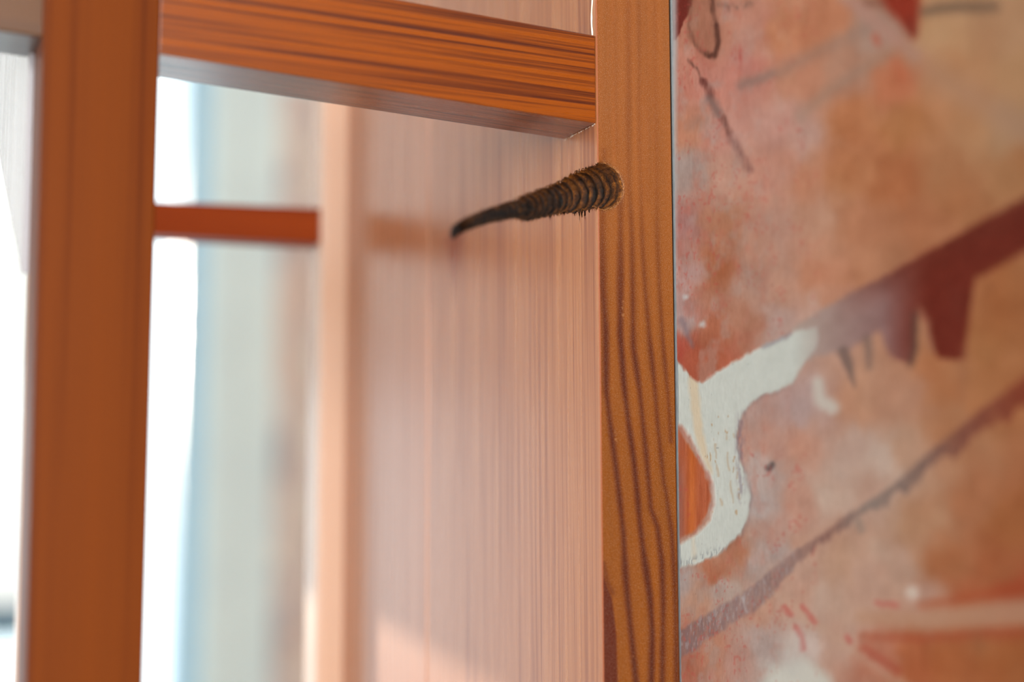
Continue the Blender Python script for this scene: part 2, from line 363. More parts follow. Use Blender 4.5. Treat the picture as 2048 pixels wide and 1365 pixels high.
# soft roll-off into the hole
dd = np.hypot(Xg - HX, Zg - HZ) - HR
Pg[..., 1] += 0.00035 * np.exp(-np.maximum(dd, 0) / 0.0003)
M_edge = attr_mat('front_edge_pine', (7000, 7000, 700), 0.34, 0.46, 0.0, 0.3, 0.25, 0.18, speck=0.25)
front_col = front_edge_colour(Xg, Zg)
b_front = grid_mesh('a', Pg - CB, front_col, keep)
# inner face grid
ys = np.concatenate([np.arange(.00025, .02, .00025), np.arange(.02, .1005, .00055), [.105, .110, .1143]])
zs2 = np.concatenate([[ZB, .6, 1.1, 1.25, 1.30, 1.33], np.arange(1.345, 1.3760, .0007), np.arange(1.3760, 1.3920, .00018), [1.395, 1.40, 1.41, 1.42, 1.43, 1.5, 1.7, ZT]])
Yg, Zh = np.meshgrid(ys, zs2, indexing='ij'); Ps = np.stack([np.zeros_like(Yg), Yg, Zh], -1)
cy = (Yg[:-1, :-1] + Yg[1:, 1:]) / 2; cz2 = (Zh[:-1, :-1] + Zh[1:, 1:]) / 2
gz = np.interp(cy, GY, GZ); gr = np.interp(cy, GY, GR)
tear = 0.0009 * np.clip(nz2(cy * 1500, cz2 * 0, 21, 2), 0, 1) + 0.0003 * nz2(cy * 4000, cz2 * 0, 22, 1)
low = 0.0022 * np.clip(nz2(cy * 1100, cz2 * 0, 31, 2) - 0.25, 0, 1) * (cy < .03)
for y_, h_ in ((.0072, .0011), (.0088, .0019), (.0101, .0015), (.0048, .0008), (.0128, .0009)): low = low + h_ * np.clip(1.5 - np.abs(cy - y_) / .00035, 0, 1)
keep2 = ~((cz2 < gz + gr + tear - .0002) & (cz2 > gz - gr - low + .0001) & (cy < .0958))
# stain under the far end of the hole, as colour
sy = (Yg - .0935); sz = (1.3860 - Zh)
st = np.clip(1.9 * (1 - np.abs(sy + .0005) / (0.0092 * (1 - sz / .024) + 1e-5)), 0, 1) * (sz > -0.001) * (sz < .024) * np.clip(1.25 - sz / .024, 0, 1)
st += 0.45 * np.clip(1 - np.abs(Yg - .1125) / .005, 0, 1) * np.exp(-((Zh - 1.372) / .006) ** 2)
st = np.clip(st, 0, 1)
b_side = grid_mesh('b', Ps - CB, np.repeat(st[..., None], 3, -1), keep2)
def side_mat():
    s = N('inner_face_pine'); a = s.n('ShaderNodeAttribute', _attribute_name='tint')
    v = s.coords((1150, 1150, 12)); g1 = s.noise(v, 0.45, 2.0, 0.5); g2 = s.noise(v, 1.3, 3.0, 0.6)
    fine = s.coords((9000, 9000, 900)); c = s.noise(fine, 1.0, 2.0, 0.7)
    g = s.math('ADD', s.math('MULTIPLY', g1, 0.45), s.math('MULTIPLY', g2, 0.55))
    col = s.ramp(g, [(0.38, L4((134, 68, 32))), (0.47, L4((160, 94, 52))), (0.56, L4((172, 108, 64))), (0.7, L4((180, 116, 70)))])
    col = s.mix(s.math('MULTIPLY', s.math('SUBTRACT', c, 0.38), 0.5), col, L4((116, 66, 38)))
    col = s.mix(s.math('MULTIPLY', a.outputs['Fac'], 0.9), col, L4((132, 58, 6)))
    rr = s.math('ADD', s.math('MULTIPLY', g, -0.3), 0.45)
    h = s.math('ADD', s.math('MULTIPLY', g, 0.8), s.math('MULTIPLY', c, 0.2))
    s.bsdf(col, rr, h, 0.16, 0.0002, 0.20, 0.26); return s.m
M_inner = side_mat()
bm = bmesh.new(); bm.from_mesh(b_front)
nf = len(bm.faces)
bm.from_mesh(b_side)
lay = bm.verts.layers.float_color.get('tint')
bm.faces.ensure_lookup_table()
for i, f in enumerate(bm.faces): f.material_index = 0 if i < nf else 1
B3 = Vector(CB)
def q(*ps, mi=1):
    vs = [bm.verts.new(Vector(p) - B3) for p in ps]; f = bm.faces.new(vs); f.material_index = mi; return f
g0 = 1.3768; g1 = 1.3882
for a, b in ((ZB, g0), (g1, ZT)):
    q((0, .00025, a), (.00025, 0, a), (.00025, 0, b), (0, .00025, b))
xa, xb = XT(ZB), XT(ZT); ye = .1143
q((xa, 0, ZB), (xa, ye, ZB), (xb, ye, ZT), (xb, 0, ZT)); q((0, ye, ZB), (0, ye, ZT), (xb, ye, ZT), (xa, ye, ZB))
q((0, .00025, ZB), (0, ye, ZB), (xa, ye, ZB), (xa, 0, ZB), (.00025, 0, ZB)); q((0, .00025, ZT), (.00025, 0, ZT), (xb, 0, ZT), (xb, ye, ZT), (0, ye, ZT))
me = bpy.data.meshes.new('side_board'); bm.to_mesh(me); bm.free()
brd = link('side_board', me, [M_edge, M_inner], cab)
brd['label'] = 'thick pine side board with dark grain on its front edge'

# threaded lining of the hole
def hole_mat():
    s = N('torn_hole_wood'); v = s.coords((600, 160, 600)); a = s.noise(v, 1.0, 4.0, 0.7, 0.6)
    v2 = s.coords((4000, 1500, 4000)); b = s.noise(v2, 1.0, 2.0, 0.6)
    t = s.n('ShaderNodeAttribute', _attribute_name='tint')
    g = s.math('ADD', s.math('MULTIPLY', a, 0.6), s.math('MULTIPLY', b, 0.4))
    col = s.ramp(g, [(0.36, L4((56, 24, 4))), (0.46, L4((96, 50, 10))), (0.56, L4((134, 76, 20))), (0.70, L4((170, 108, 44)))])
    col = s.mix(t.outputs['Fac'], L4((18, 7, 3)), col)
    s.bsdf(col, 0.7, g, 0.8, 0.0004, 0.0, 0.2, 0.25); return s.m
M_hole = hole_mat()
ny, na = 620, 72
yy = np.linspace(-0.0003, 0.0958, ny); aa = np.linspace(-pi / 2 - .25, pi / 2 + .25, na)
Yl, Al = np.meshgrid(yy, aa, indexing='ij')
zc = np.interp(Yl, GY, GZ); rr = np.interp(Yl, GY, GR)
ph = (Yl / 0.0034 + Al / (2 * pi) * 1.0 + 0.25 * nz2(Yl * 300, Al, 41, 2))
saw = ph - np.floor(ph)
rib = np.where(saw < 0.7, saw / 0.7, (1 - saw) / 0.3)
amp = 0.0012 * np.interp(Yl, [0, .004, .008, .022, .03, .05, .1], [0, .6, 1.2, 1.1, .55, .6, .4]) * np.clip((Yl - .004) / .003, 0, 1) * np.clip(rr / .004, .35, 1) * (0.55 + 0.45 * nz2(Yl * 130, Al * 0.7, 43, 2))
R = rr + amp * (rib - 0.6) + 0.00022 * nz2(Yl * 1500, Al * 6, 44) + 0.0001 * nz2(Yl * 300, Al * 18, 45)
cxl = HX * np.clip(1 - Yl / .02, 0, 1)
Xl = cxl + R * np.cos(Al) * 1.0; Zl = zc + R * np.sin(Al)
lip = Xl < 0
Xl = np.where(lip, -0.00012 - 0.00025 * np.clip(nz2(Yl * 2500, Al * 3, 46), 0, 1), Xl)
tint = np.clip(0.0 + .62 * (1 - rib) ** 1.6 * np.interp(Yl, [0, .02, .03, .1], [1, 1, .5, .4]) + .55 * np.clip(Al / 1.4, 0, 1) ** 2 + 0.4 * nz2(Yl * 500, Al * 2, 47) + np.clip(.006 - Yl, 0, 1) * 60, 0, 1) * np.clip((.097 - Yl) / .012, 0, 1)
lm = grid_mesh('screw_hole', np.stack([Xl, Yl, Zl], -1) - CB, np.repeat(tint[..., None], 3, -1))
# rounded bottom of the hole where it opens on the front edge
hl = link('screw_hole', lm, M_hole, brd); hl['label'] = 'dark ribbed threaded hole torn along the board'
# dark solid standing in for the shade inside the hole's far end
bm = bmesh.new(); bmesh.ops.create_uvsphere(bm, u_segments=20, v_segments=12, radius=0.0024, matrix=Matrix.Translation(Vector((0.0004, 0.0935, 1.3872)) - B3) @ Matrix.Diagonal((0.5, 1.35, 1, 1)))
me = bpy.data.meshes.new('hole_end'); bm.to_mesh(me); bm.free(); M_pit = plain('hole_shade', (26, 10, 4), 0.9, 0.2, 900)
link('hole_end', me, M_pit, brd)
# splinters round the rim of the hole, and pale chips of varnish in the corners: real slivers joined into one part each
def slivers(name, spots, mat, parent):
    bm = bmesh.new(); b = base(parent)
    for p, d, L, wd in spots:
        p = Vector(p) - b; d = Vector(d).normalized(); s = d.cross(Vector((.3, .8, .1))).normalized() * wd; n = d.cross(s).normalized() * wd
        A = [bm.verts.new(p + s), bm.verts.new(p - s * .5 + n), bm.verts.new(p - s * .5 - n)]; tip = bm.verts.new(p + d * L)
        bm.faces.new(A)
        for i in range(3): bm.faces.new((A[i], A[(i + 1) % 3], tip))
    bmesh.ops.recalc_face_normals(bm, faces=bm.faces[:])
    me = bpy.data.meshes.new(name); bm.to_mesh(me); bm.free(); o = link(name, me, mat, parent); o['kind'] = 'stuff'; return o
sp = []
for k in range(90):
    y = random.uniform(0.001, 0.06); up_ = random.random() < .5
    z = float(np.interp(y, GY, GZ)) + (1 if up_ else -1) * float(np.interp(y, GY, GR))
    sp.append(((-0.00005, y, z), (-.25 * random.random(), random.uniform(-.6, .6), (1 if up_ else -1)), random.uniform(.0003, .0010), .00008))
slivers('splinters', sp, plain('splinter_dark', (70, 36, 14), 0.8, .2, 900), brd)
sp = []
for k in range(150):
    a = random.uniform(-pi / 2, pi / 2) * (1 if k % 3 else .9) - (0.5 if k % 2 else 0); rr_ = HR + random.uniform(-.00005, .00045)
    sp.append(((HX + rr_ * cos(a), -0.00004, HZ + rr_ * sin(a)), (-sin(a) + random.uniform(-.5, .5), -.06, cos(a) + random.uniform(-.5, .5)), random.uniform(.0003, .0012), .00005))
slivers('splinters', sp, plain('splinter_light', (176, 118, 66), 0.7, .2, 900), brd)
M_chip = plain('pale_varnish_chip', (214, 196, 180), 0.35, .05, 900)
sp = []
for k in range(26):
    y = random.uniform(.0008, .0175); sp.append(((-.00012, y, 1.3985 - .0001), (-.2, random.uniform(-1, 1), random.uniform(-.9, -.1)), random.uniform(.0003, .0011), .00010 if k % 4 else .0002))
slivers('varnish_chips', sp, M_chip, brd)
# long pale crack in the corner above the rail
bm = bmesh.new(); pv = None
for k in range(60):
    z = 1.4217 + k * .0012; wv = max(.00002, .00011 + .00012 * sin(k * 1.9) + .00008 * sin(k * .7)); y = .0016 + .0004 * sin(k * .45)
    cur = [bm.verts.new(Vector(c) - B3) for c in ((-.0001, y - wv, z), (-.0005, y, z), (-.0001, y + wv, z))]
    if pv:
        bm.faces.new((pv[0], pv[1], cur[1], cur[0])); bm.faces.new((pv[1], pv[2], cur[2], cur[1]))
    pv = cur
me = bpy.data.meshes.new('corner_crack'); bm.to_mesh(me); bm.free(); o = link('corner_crack', me, M_chip, brd); o['label'] = 'thin pale crack in the corner'

# ---------------------------------------------------------------- the painted board on the right
TH = radians(63.7); PU = np.array([sin(TH), cos(TH), 0.0]); PN = np.array([cos(TH), -sin(TH), 0.0])  # PN: towards the viewer side
P0 = np.array([0.0223, -0.00005, 0.0])
def lean(z): return -0.0075 * (z - 1.335)   # the board leans a little, forward at the top
Hm = np.array(HOMO) if 'HOMO' in globals() else np.array([[12545.631648086131, 538.6299854525449, 1677.8556947224506], [3811.2879457802646, -13461.711048964253, 19296.590764849665], [3.72804176703492, 0.5732285772554274, 1.0]])
def painting_colour(U, V):
    """U along the board, V height (metres) -> sRGB colour and paint thickness, drawn in sheet units"""
    w_ = Hm[2, 0] * U + Hm[2, 1] * V + 1; x = (Hm[0, 0] * U + Hm[0, 1] * V + Hm[0, 2]) / w_; y = (Hm[1, 0] * U + Hm[1, 1] * V + Hm[1, 2]) / w_
    x = np.clip(x, 1200, 2600); x0, y0 = x.copy(), y.copy()
    CP = [(1400,60,190,122,98),(1500,60,202,140,120),(1580,60,204,132,94),(1680,40,206,132,95),(1750,60,176,140,124),(1880,60,202,152,108),(2020,60,196,146,106),
     (1362,150,200,130,110),(1430,160,206,136,120),(1500,150,205,130,116),(1600,150,202,134,104),(1700,140,192,140,115),(1800,160,206,122,84),(1900,150,202,146,102),(2030,150,196,146,102),
     (1362,250,198,128,98),(1450,250,202,140,125),(1550,250,204,150,136),(1610,270,196,150,136),(1700,250,196,120,75),(1800,250,190,118,68),(1950,250,196,140,96),(2030,250,188,146,110),
     (1370,330,176,150,142),(1450,350,202,150,130),(1530,350,205,145,125),(1620,350,206,140,108),(1700,350,196,124,80),(1790,350,184,106,62),(1900,350,190,124,80),(2030,350,186,126,80),
     (1366,450,176,118,112),(1450,450,186,124,94),(1550,450,190,142,124),(1620,430,200,148,122),(1720,450,192,124,88),(1850,450,186,114,74),(1950,400,184,116,72),
     (1362,560,188,150,145),(1430,540,180,104,68),(1500,560,184,136,118),(1560,560,196,146,124),(1640,540,206,138,106),(1720,540,196,130,94),(1800,500,184,118,82),
     (1362,630,186,150,146),(1420,660,176,95,65),(1480,640,184,120,94),(1560,640,192,158,148),(1620,640,206,166,150),(1690,600,200,140,112),
     (1356,700,186,74,56),(1400,720,184,88,60),(1430,740,180,88,58),(1990,700,184,114,64),(2035,600,180,108,60),(1900,760,190,120,76),
     (1600,810,190,160,156),(1720,800,200,146,116),(1800,800,194,138,110),(1960,780,188,116,68),(2030,720,184,112,64),
     (1500,800,190,150,140),(1530,880,196,146,130),(1600,900,202,146,124),(1700,900,198,168,154),(1760,920,206,182,168),(1830,900,196,152,126),(1900,860,190,128,88),
     (1520,1000,190,174,170),(1540,950,192,172,166),(1600,1010,202,150,130),(1680,1000,204,176,160),(1740,980,200,164,146),
     (1500,1120,184,166,162),(1550,1110,186,166,160),(1540,1060,192,150,136),(1600,1080,200,152,130),(1430,1150,184,108,76),(1480,1110,182,112,80),
     (1850,1050,194,144,110),(1950,1000,186,114,74),(2035,1050,176,100,52),(2000,1140,180,100,58),(1900,1130,182,110,68),
     (1368,1180,178,160,156),(1400,1200,196,146,120),(1450,1175,186,164,154),(1530,1215,196,146,124),(1600,1180,200,155,135),(1680,1120,200,154,128),(1740,1160,202,160,140),(1800,1130,196,158,138),(1850,1200,196,150,130),(1950,1180,190,104,64),
     (1370,1320,176,96,70),(1420,1300,190,126,100),(1480,1310,188,140,126),(1530,1290,186,164,158),(1560,1330,196,190,184),(1620,1290,206,184,176),(1690,1300,200,160,142),(1750,1320,196,122,96),(1830,1330,186,98,56),(1900,1320,184,98,50),(2030,1310,180,100,50),
     (1700,1220,200,160,140),(1640,1240,198,160,142),(2040,1200,176,74,40),(2200,300,190,130,90),(2200,900,184,110,66),(2200,1300,180,100,50),(2300,1500,180,100,50),(1500,1500,190,150,130),(1600,-150,200,140,110),(2200,-100,190,140,100)]
    wx = x + 26 * nz2(x / 45, y / 60, 61, 3); wy = y + 34 * nz2(x / 40, y / 75, 62, 3)
    acc = np.zeros(x.shape + (3,)); ws = np.zeros(x.shape)
    for px, py, r_, g_, b_ in CP:
        k = 1.0 / (((wx - px) ** 2 + (wy - py) ** 2) / 900 + 0.25) ** 1.9; acc += k[..., None] * np.array([r_, g_, b_]); ws += k
    c = acc / ws[..., None]
    lum = c.mean(-1, keepdims=True); c = lum + (c - lum) * 0.90 + 2
    # mottling
    n1 = nz2(x / 30, y / 36, 71, 4); n2 = nz2(x / 7, y / 40, 72, 3); n3 = nz2(x / 60, y / 80, 73, 2); n4 = nz2(x / 3.0, y / 9, 74, 2)
    left = np.clip((1640 - x) / 200, 0, 1); n5 = np.clip(nz2(x / 22, y / 34, 75, 4) * 2.2, 0, 1) * left * .38
    c = c * (1 - n5[..., None]) + np.array([176, 160, 156.]) * n5[..., None]
    n6 = np.clip(nz2(x / 17, y / 26, 76, 4) * 2.2 - .1, 0, 1) * left * .35
    c = c * (1 - n6[..., None]) + np.array([190, 108, 92.]) * n6[..., None]
    c = c + (n1 * 12)[..., None] * np.array([1, .9, .8]) + (n2 * 5)[..., None] + (n3 * 7)[..., None] * np.array([.4, 1, 1.1]) + (n4 * 6)[..., None]
    H = np.zeros_like(x)
    def put(m, col):
        nonlocal c
        m = np.clip(m, 0, 1)[..., None]; c = c * (1 - m) + np.asarray(col, float) * m
    x = x + 2.5 * nz2(x0 / 9, y0 / 16, 81, 2) ; y = y + 4 * nz2(x0 / 8, y0 / 14, 82, 2)
    brush = np.clip(0.5 + 0.9 * nz2(x0 / 2.2, y0 / 16, 83, 2), 0, 1)
    # --- upper left strokes
    put(sm(poly_sd(x, y, [(1340, -40), (1386, -40), (1384, 10), (1366, 42), (1358, 62), (1351, 78), (1340, 78)]), 2), (112, 30, 22))
    blob = [(1385, -40), (1376, 20), (1374, 50), (1382, 80), (1400, 103), (1428, 116), (1438, 95), (1440, 60), (1430, 25), (1426, -40)]
    d = poly_sd(x, y, blob); put(sm(d, 4) * (.25 + .3 * brush), (150, 98, 76)); put(np.exp(-(np.abs(d + 3) / 5) ** 2) * (.35 + .5 * brush) * np.clip((x0 - 1360) / 50, .35, 1), (88, 50, 40))
    put(sm(seg_d(x, y, [(1432, 48), (1438, 80), (1430, 108), (1420, 112)]) - 4, 3) * .8, (82, 42, 34))
    put(sm(seg_d(x, y, [(1437, 6), (1460, 14), (1476, 12), (1500, 4)]) - 5, 6) * .7 * brush, (96, 78, 72))
    put(sm(seg_d(x, y, [(1376, 116), (1392, 132), (1406, 158)]) - 2.5, 3) * (.3 + .6 * brush), (96, 56, 48))
    put(sm(seg_d(x, y, [(1406, 160), (1418, 178), (1425, 190)]) - 7, 4) * (.4 + .6 * brush), (112, 56, 50))
    put(sm(seg_d(x, y, [(1420, 196), (1430, 208), (1438, 226)]) - 8, 6) * .7, (120, 98, 96))
    put(sm(seg_d(x, y, [(1448, 236), (1460, 262)]) - 6, 4) * (.3 + .6 * brush), (104, 60, 54))
    put(sm(seg_d(x, y, [(1462, 270), (1480, 300), (1500, 338)]) - 7, 6) * (.25 + .55 * brush), (132, 88, 84))
    put(sm(seg_d(x, y, [(1384, 250), (1396, 240)]) - 10, 10) * .45, (150, 120, 112))
    put(sm(seg_d(x, y, [(1478, 85), (1480, 110), (1484, 136)]) - 3, 4) * .5 * brush, (176, 70, 66))
    # --- grey pencil lines
    put(sm(seg_d(x, y, [(1490, 164), (1560, 142), (1640, 100), (1720, 60), (1760, 40)]) - 10, 12) * .55, (158, 130, 118))
    put(sm(seg_d(x, y, [(1480, 168), (1545, 148)]) - 8, 6) * .4, (134, 112, 108))
    put(sm(seg_d(x, y, [(1600, 232), (1660, 180), (1720, 140), (1780, 108)]) - 9, 12) * .55, (160, 136, 122))
    put(sm(seg_d(x, y, [(1690, -10), (1760, 50), (1830, 110)]) - 13, 10) * .85, (190, 146, 132))
    put(sm(seg_d(x, y, [(1820, 110), (1900, 165), (1980, 215), (2100, 290)]) - 20, 26) * .6, (182, 142, 118))
    put(sm(poly_sd(x, y, [(1740, -40), (1840, -40), (1838, 30), (1830, 66), (1812, 56), (1775, 18)]), 9), (152, 42, 22))
    put(sm(seg_d(x, y, [(1826, 66), (1822, 40)]) - 9, 8) * .8, (128, 36, 24))
    put(sm(seg_d(x, y, [(1735, 4), (1765, 8)]) - 7, 8) * .5, (120, 70, 60))
    put(sm(seg_d(x, y, [(1850, 22), (1910, 12), (1960, 14), (1990, 12)]) - 8, 10) * .85, (100, 82, 70))
    put(sm(seg_d(x, y, [(1788, 118), (1800, 136), (1808, 150)]) - 8, 12) * .45, (206, 98, 64))
    put(sm(seg_d(x, y, [(1750, 72), (1756, 86)]) - 6, 6) * .6, (196, 84, 62))
    # --- the big dark red band with drips
    red = [(2700, 20), (2300, 245), (2060, 388), (1900, 478), (1780, 545), (1700, 588), (1640, 622), (1590, 655), (1570, 700), (1585, 735), (1640, 712), (1672, 705), (1700, 700), (1745, 672), (1760, 660), (1774, 690),
           (1788, 716), (1812, 722), (1826, 728), (1834, 700), (1838, 640), (1842, 628), (1856, 648), (1866, 690), (1880, 716), (1930, 720), (1940, 640), (1953, 556), (1984, 540), (2060, 498), (2300, 370), (2700, 150)]
    d = poly_sd(x, y, red); m = sm(d, 5)
    k = np.clip((x0 - 1600) / 190, 0, 1)[..., None]; kk = np.clip((x0 - 1770) / 90, 0, 1)[..., None]
    up_edge = np.clip(1 - (y0 - (620 - (x0 - 1640) * .55)) / 60, 0, 1)[..., None]
    bc = (1 - k) * np.array([184, 166, 158]) + k * np.array([146, 108, 108]); bc = bc * (1 - kk) + kk * np.array([112, 27, 14]); bc = bc + up_edge * (np.array([104, 34, 22]) - bc) * .6 * np.clip((x0 - 1660) / 120, 0, 1)[..., None]
    bc = bc + (nz2(x0 / 24, y0 / 22, 91, 3) * 10)[..., None]
    mm = m[..., None]; c = c * (1 - mm) + bc * mm; H += m * .3 * np.clip((x0 - 1700) / 100, 0, 1)
    put(sm(seg_d(x, y, [(1914, 588), (1918, 630)]) - 8, 12) * .3, (130, 70, 64))
    put(sm(seg_d(x, y, [(1690, 705), (1702, 735), (1712, 772)], [12, 9, 2]), 5) * .8, (118, 98, 94))
    put(sm(seg_d(x, y, [(1738, 680), (1742, 735)], [10, 5]), 6) * .7, (128, 106, 100))
    put(sm(seg_d(x, y, [(1833, 630), (1832, 700), (1824, 730)], [6, 7, 5]), 5) * .75, (92, 70, 64))
    put(sm(seg_d(x, y, [(1842, 618), (1856, 640), (1866, 700)], [4, 5, 6]), 5) * .7, (178, 128, 104))
    put(sm(seg_d(x, y, [(1930, 700), (1928, 800)], [8, 2]), 8) * .4, (150, 96, 70))
    # --- pale Y shaped stroke
    Y1 = [(1320, 700), (1352, 716), (1375, 742), (1398, 764), (1414, 760), (1435, 742), (1470, 722), (1500, 705), (1530, 690), (1600, 660), (1640, 652), (1640, 690), (1606, 735), (1590, 765), (1560, 782), (1530, 790), (1506, 806), (1488, 830), (1478, 870), (1484, 920), (1498, 950), (1507, 1000), (1500, 1040), (1485, 1072), (1440, 1112), (1395, 1132), (1362, 1136), (1320, 1138),
          (1320, 1092), (1366, 1088), (1395, 1070), (1422, 1040), (1433, 1010), (1428, 965), (1410, 925), (1392, 890), (1370, 856), (1352, 842), (1320, 830)]
    d = poly_sd(x, y, Y1); m = sm(d + 1, 3.5)
    m0w = m
    wc = np.array([209, 216, 211.]) + (nz2(x0 / 14, y0 / 18, 95, 3) * 6)[..., None]
    fade = np.clip((1650 - x0) / 60, 0, 1)
    mm = (m * (.35 + .65 * fade))[..., None]; c = c * (1 - mm) + wc * mm; H += m * fade * 1.0
    put(m * sm(seg_d(x, y, [(1386, 745), (1392, 800), (1398, 860), (1408, 900), (1425, 945)], [8, 9, 9, 7, 3]), 4) * .8, (222, 202, 172))
    put(m * sm(seg_d(x, y, [(1390, 1060), (1392, 1120)]) - 3, 4) * .6, (224, 208, 184))
    put(np.exp(-(np.abs(d - 1) / 5) ** 2) * np.clip((x0 - 1440) / 60, 0, 1) * .35 * brush * (y0 > 780), (122, 108, 120))
    put(sm(seg_d(x, y, [(1530, 694), (1570, 676), (1582, 668)]) - 3, 4) * .5, (110, 100, 116))
    put(sm(seg_d(x, y, [(1484, 830), (1482, 900), (1486, 1000)]) - 7, 7) * .5 * (brush > .5), (128, 112, 128))
    oc = (nz2(x0 / 6, y0 / 16, 97, 2) > .66) & (x0 > 1410) & (x0 < 1500) & (y0 > 830) & (y0 < 1030)
    put(m * oc * .55, (176, 134, 88)); H -= oc * .3 * m
    for dx in (1432, 1455, 1470): put(m * sm(seg_d(x, y, [(dx, 870), (dx + 4, 930), (dx + 14, 1010)]) - .8, 2.2) * .5 * (nz2(x0 * 0 + dx, y0 / 14, 99, 2) > 0), (170, 120, 72))
    put(m * (nz2(x0 / 3, y0 / 4, 101, 1) > .95) * .5, (110, 110, 110))
    put(m * sm(y0 - (1136 - .25 * np.abs(x0 - 1370)) + 16, 14) * 0, (0, 0, 0))
    put(m * np.exp(-((y0 - (1128 - np.clip(x0 - 1380, 0, 200) * .38)) / 10) ** 2) * (nz2(x0 / 2.2, y0 / 9, 103, 1) > .25) * .5, (120, 126, 132))
    # orange island inside the hook
    isl = [(1330, 848), (1352, 850), (1366, 866), (1388, 900), (1406, 930), (1422, 968), (1426, 1005), (1416, 1034), (1396, 1060), (1364, 1080), (1330, 1084)]
    m = sm(poly_sd(x, y, isl), 3); ic = np.array([184, 96, 62.]) + (nz2(x0 / 5, y0 / 50, 105, 3) * 16)[..., None]
    kk = (np.clip((1378 - x0) / 20, 0, 1) * np.clip((y0 - 900) / 60, 0, 1))[..., None]; ic = ic * (1 - kk) + np.array([150, 98, 90.]) * kk
    ic = ic + (np.exp(-((x0 - 1388) / 9.) ** 2) * 1)[..., None] * np.array([16, 8, -14]) + (np.clip(1 - (x0 - 1352) / 30, 0, 1) * (y0 < 900))[..., None] * np.array([-8, 2, 10])
    c = c * (1 - m[..., None]) + ic * m[..., None]
    # --- second dark toothed line
    ln = [(1330, 1312), (1362, 1292), (1400, 1268), (1450, 1234), (1500, 1206), (1540, 1172), (1600, 1110), (1650, 1075), (1700, 1040), (1760, 1000), (1800, 972), (1850, 928), (1900, 892), (1960, 845), (2060, 775), (2400, 560)]
    lw = [24, 24, 22, 21, 20, 18, 10, 6, 7, 8, 8, 10, 14, 17, 22, 30]
    teeth = 17 * np.clip(nz2(x0 / 13, x0 * 0, 111, 2) + .3, 0, 1) * (y0 > np.interp(x0, [p_[0] for p_ in ln], [p_[1] for p_ in ln])) * np.clip((x0 - 1550) / 80, .3, 1)
    d = seg_d(x, y, ln, lw) - teeth; m = sm(d, 4) * np.clip(.55 + brush * .5, 0, 1) * np.interp(x0, [1360, 1560, 1620, 2048], [.85, .75, .85, 1])
    ks = np.interp(x0, [1360, 1500, 1600, 1660, 1740, 1800, 1850, 1920, 2048], [0, 1, 2, 3, 4, 4.5, 5, 6, 7])
    pal = np.array([[126, 104, 108], [142, 118, 120], [136, 108, 106], [130, 92, 88], [134, 124, 120], [124, 100, 96], [128, 76, 68], [134, 50, 34], [122, 36, 24.]])
    i0 = np.clip(ks.astype(int), 0, 7); f = (ks - i0)[..., None]; lc = pal[i0] * (1 - f) + pal[i0 + 1] * f
    c = c * (1 - m[..., None]) + lc * m[..., None]
    put(sm(d, 4) * (nz2(x0 / 2.5, y0 / 10, 113, 2) > .35) * (x0 < 1600) * .5, (176, 168, 172))
    put(sm(seg_d(x, y, [(1490, 1196), (1500, 1226)]) - 2, 3) * .6, (200, 200, 204))
    put(sm(seg_d(x, y, [(1722, 1045), (1728, 1060)]) - 7, 7) * .6, (140, 130, 124))
    # --- lower right
    put(sm(seg_d(x, y, [(1730, 1236), (1850, 1242), (1960, 1232), (2400, 1205)], [10, 18, 26, 34]), 12) * .85, (196, 152, 126))
    put(sm(seg_d(x, y, [(1850, 1212), (1950, 1196), (2048, 1178), (2400, 1130)], [3, 10, 14, 20]), 12) * .7, (178, 78, 44))
    put(sm(seg_d(x, y, [(1730, 1275), (1850, 1278), (1960, 1270), (2400, 1262)], [5, 8, 9, 12]), 10) * .55, (176, 76, 50))
    put(sm(seg_d(x, y, [(1960, 1280), (1970, 1300)]) - 10, 12) * .4, (150, 100, 66))
    put(sm(seg_d(x, y, [(1560, 1190), (1640, 1250), (1710, 1300), (1830, 1385), (2000, 1500)]) - 8, 10) * .6, (204, 168, 148))
    put(sm(seg_d(x, y, [(1735, 1300), (1780, 1330), (1800, 1345)]) - 7, 9) * .5, (176, 62, 46))
    for pts in ([(1574, 1216), (1588, 1232)], [(1610, 1214), (1636, 1246)], [(1598, 1254), (1610, 1276), (1612, 1300)], [(1700, 1276), (1706, 1286)], [(1760, 1208), (1800, 1212)]):
        put(sm(seg_d(x, y, pts) - 4, 5) * .65, (196, 78, 74))
    put(sm(np.hypot(x - 1830, y - 1188) - 12, 10) * .95, (226, 214, 204))
    put(sm(seg_d(x, y, [(1640, 765), (1644, 800), (1668, 815)], [11, 14, 14]), 8) * .9, (208, 202, 194))
    put(sm(seg_d(x, y, [(1560, 1365), (1610, 1352), (1650, 1368)], [24, 30, 20]), 12) * .95, (214, 214, 206))
    put(sm(seg_d(x, y, [(1600, 1280), (1590, 1330)], [8, 18]), 16) * .6, (202, 200, 196))
    put(sm(seg_d(x, y, [(1648, 1180), (1640, 1210)]) - 12, 18) * .5, (208, 190, 178))
    put(sm(seg_d(x, y, [(1770, 1240 - 130), (1750, 1090)]) - 10, 16) * .4, (206, 180, 162))
    put(sm(seg_d(x, y, [(1540, 938), (1550, 930)]) - 5, 4) * .9, (92, 82, 84))
    for px, py, r_ in ((1375, 592, 5), (1407, 648, 6)): put(sm(np.hypot(x - px, y - py) - r_, 4) * .85, (206, 206, 206))
    put(sm(seg_d(x, y, [(1366, 640), (1376, 660), (1386, 690)], [8, 6, 3]), 5) * .55, (124, 112, 124))
    put((nz2(x0 / 2.6, y0 / 3.4, 121, 1) > .972) * .55 * (x0 < 1700) * (m0w < .3), (110, 62, 56))
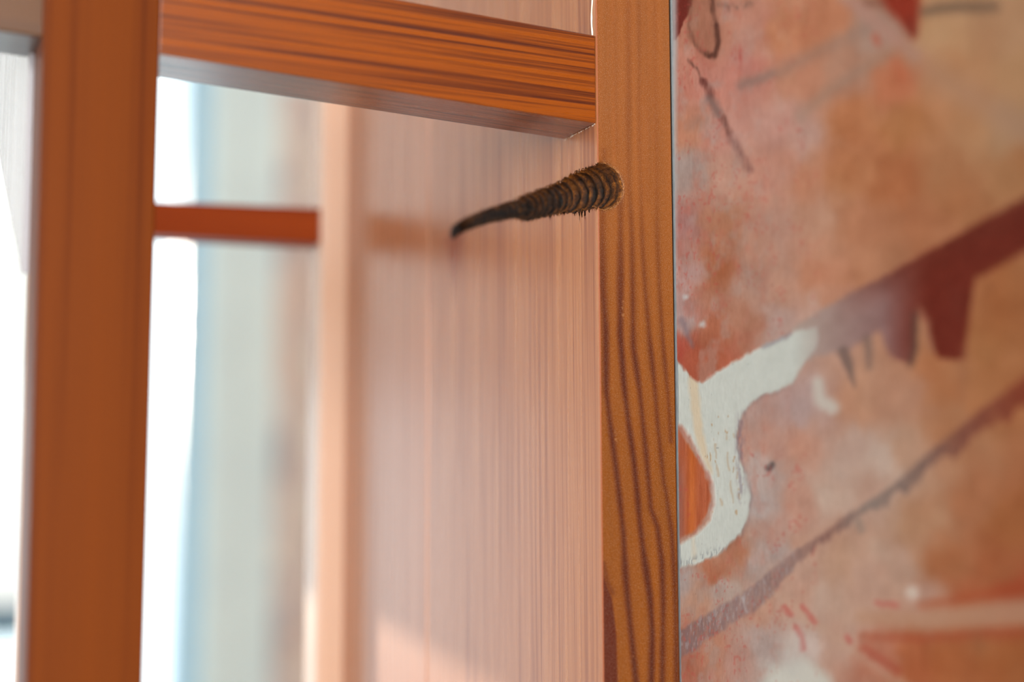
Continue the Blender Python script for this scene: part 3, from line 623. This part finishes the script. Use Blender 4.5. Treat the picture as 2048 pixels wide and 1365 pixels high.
    put((nz2(x0 / 40, y0 / 50, 123, 2) > .15) * (nz2(x0 / 5, y0 / 7, 124, 2) > .42) * .35 * (x0 < 1640) * (m0w < .3), (190, 76, 70))
    lo = np.clip(1 - (x0 - 1349) / 10, 0, 1) * np.clip((720 - y0) / 200, 0, 1); put(lo * .8, (190, 196, 200))
    return lin(np.clip(c, 0, 255)) * 0.63, H
pu = np.concatenate([np.arange(0, .05, .00022), np.arange(.05, .12, .0004), np.arange(.12, .30, .0009), np.arange(.30, .4201, .006)])
pv_ = np.concatenate([np.arange(ZB + .03, 1.18, .02), np.arange(1.18, 1.235, .002), np.arange(1.235, 1.50, .00034), np.arange(1.50, 1.58, .002), np.arange(1.58, 1.9001, .02)])
Ug, Vg = np.meshgrid(pu, pv_, indexing='ij')
pc, ph = painting_colour(Ug, Vg)
ridge = nz2(Ug * 9000, Vg * 320, 131, 2) * .000018 + nz2(Ug * 1200, Vg * 1200, 132, 3) * .00004
PP = P0 + Ug[..., None] * PU + PN * ((ph * .00022 + ridge)[..., None]) + np.stack([0 * Vg, lean(Vg), Vg], -1)
art = thing('painted_board', 'large pink and orange abstract painting on board with dark red drips, right of the post', 'painting', (0.2, 0.08, ZB))
AB = base(art)
M_paint = attr_mat('brushed_paint', (5200, 5200, 330), 0.16, 0.55, 0.0, 0.3, 0.35, 0.35, speck=.06)
o = link('paint_layer', grid_mesh('paint_layer', PP - np.array(AB), pc), M_paint, art)
# board behind it: pale edge towards the post
M_edgeb = plain('pale_board_edge', (158, 164, 168), 0.6, .08, 400)
def pq(u, n, z): p = P0 + PU * u + PN * n; return (p[0], p[1], z)
ea = (0.0224, 0.030); 
a0 = P0[:2] - PN[:2] * .00006
def layer(name, n0, n1, mat):
    Q = []
    for z in (ZB, 1.90):
        c_ = [(P0[0], P0[1] + n0 * 1.12), pq(.42, -n0, 0)[:2], pq(.42, -n1, 0)[:2], (P0[0] + .0001, P0[1] + n1 * 1.12)]
        Q += [(a_, b_ + lean(z), z) for a_, b_ in c_]
    return hexa(name, Q, mat, art)
layer('primed_panel', .00010, .0011, M_edgeb)
layer('gap_shade_layer', .00112, .0095, plain('gap_shade_dark', (44, 30, 22), 0.8, .1, 300))  # dark layer added to imitate the shade in the gap by the post

# ---------------------------------------------------------------- blurred painting on the far wall
def far_paint():
    s = N('far_pink_paint'); v = s.coords((1, 1, 0.45)); a = s.noise(v, 11, 3.0, 0.6, 0.4)
    b = s.noise(s.coords((1.3, 1, .7)), 6, 2.0, 0.5)
    c = s.ramp(a, [(0.40, L4((150, 150, 160))), (0.47, L4((228, 208, 204))), (0.56, L4((244, 222, 210))), (0.66, L4((246, 238, 228)))])
    c = s.mix(s.ramp(b, [(0.5, (0, 0, 0, 1)), (0.62, (1, 1, 1, 1))]), c, L4((240, 210, 196)))
    s.bsdf(c, 0.6, a, 0.2, .002); return s.m
p2 = thing('hanging_painting', 'pale pink blotched tall painting hung on the far wall, badly out of focus', 'painting', (0.85, 2.58, 0.75))
box('canvas', (0.645, 2.575, 0.80), (1.12, 2.598, 2.2), far_paint(), p2, 0.003)
box('stretcher_bar', (0.655, 2.5985, 0.81), (1.11, 2.5998, 2.19), M_edgeb, p2)
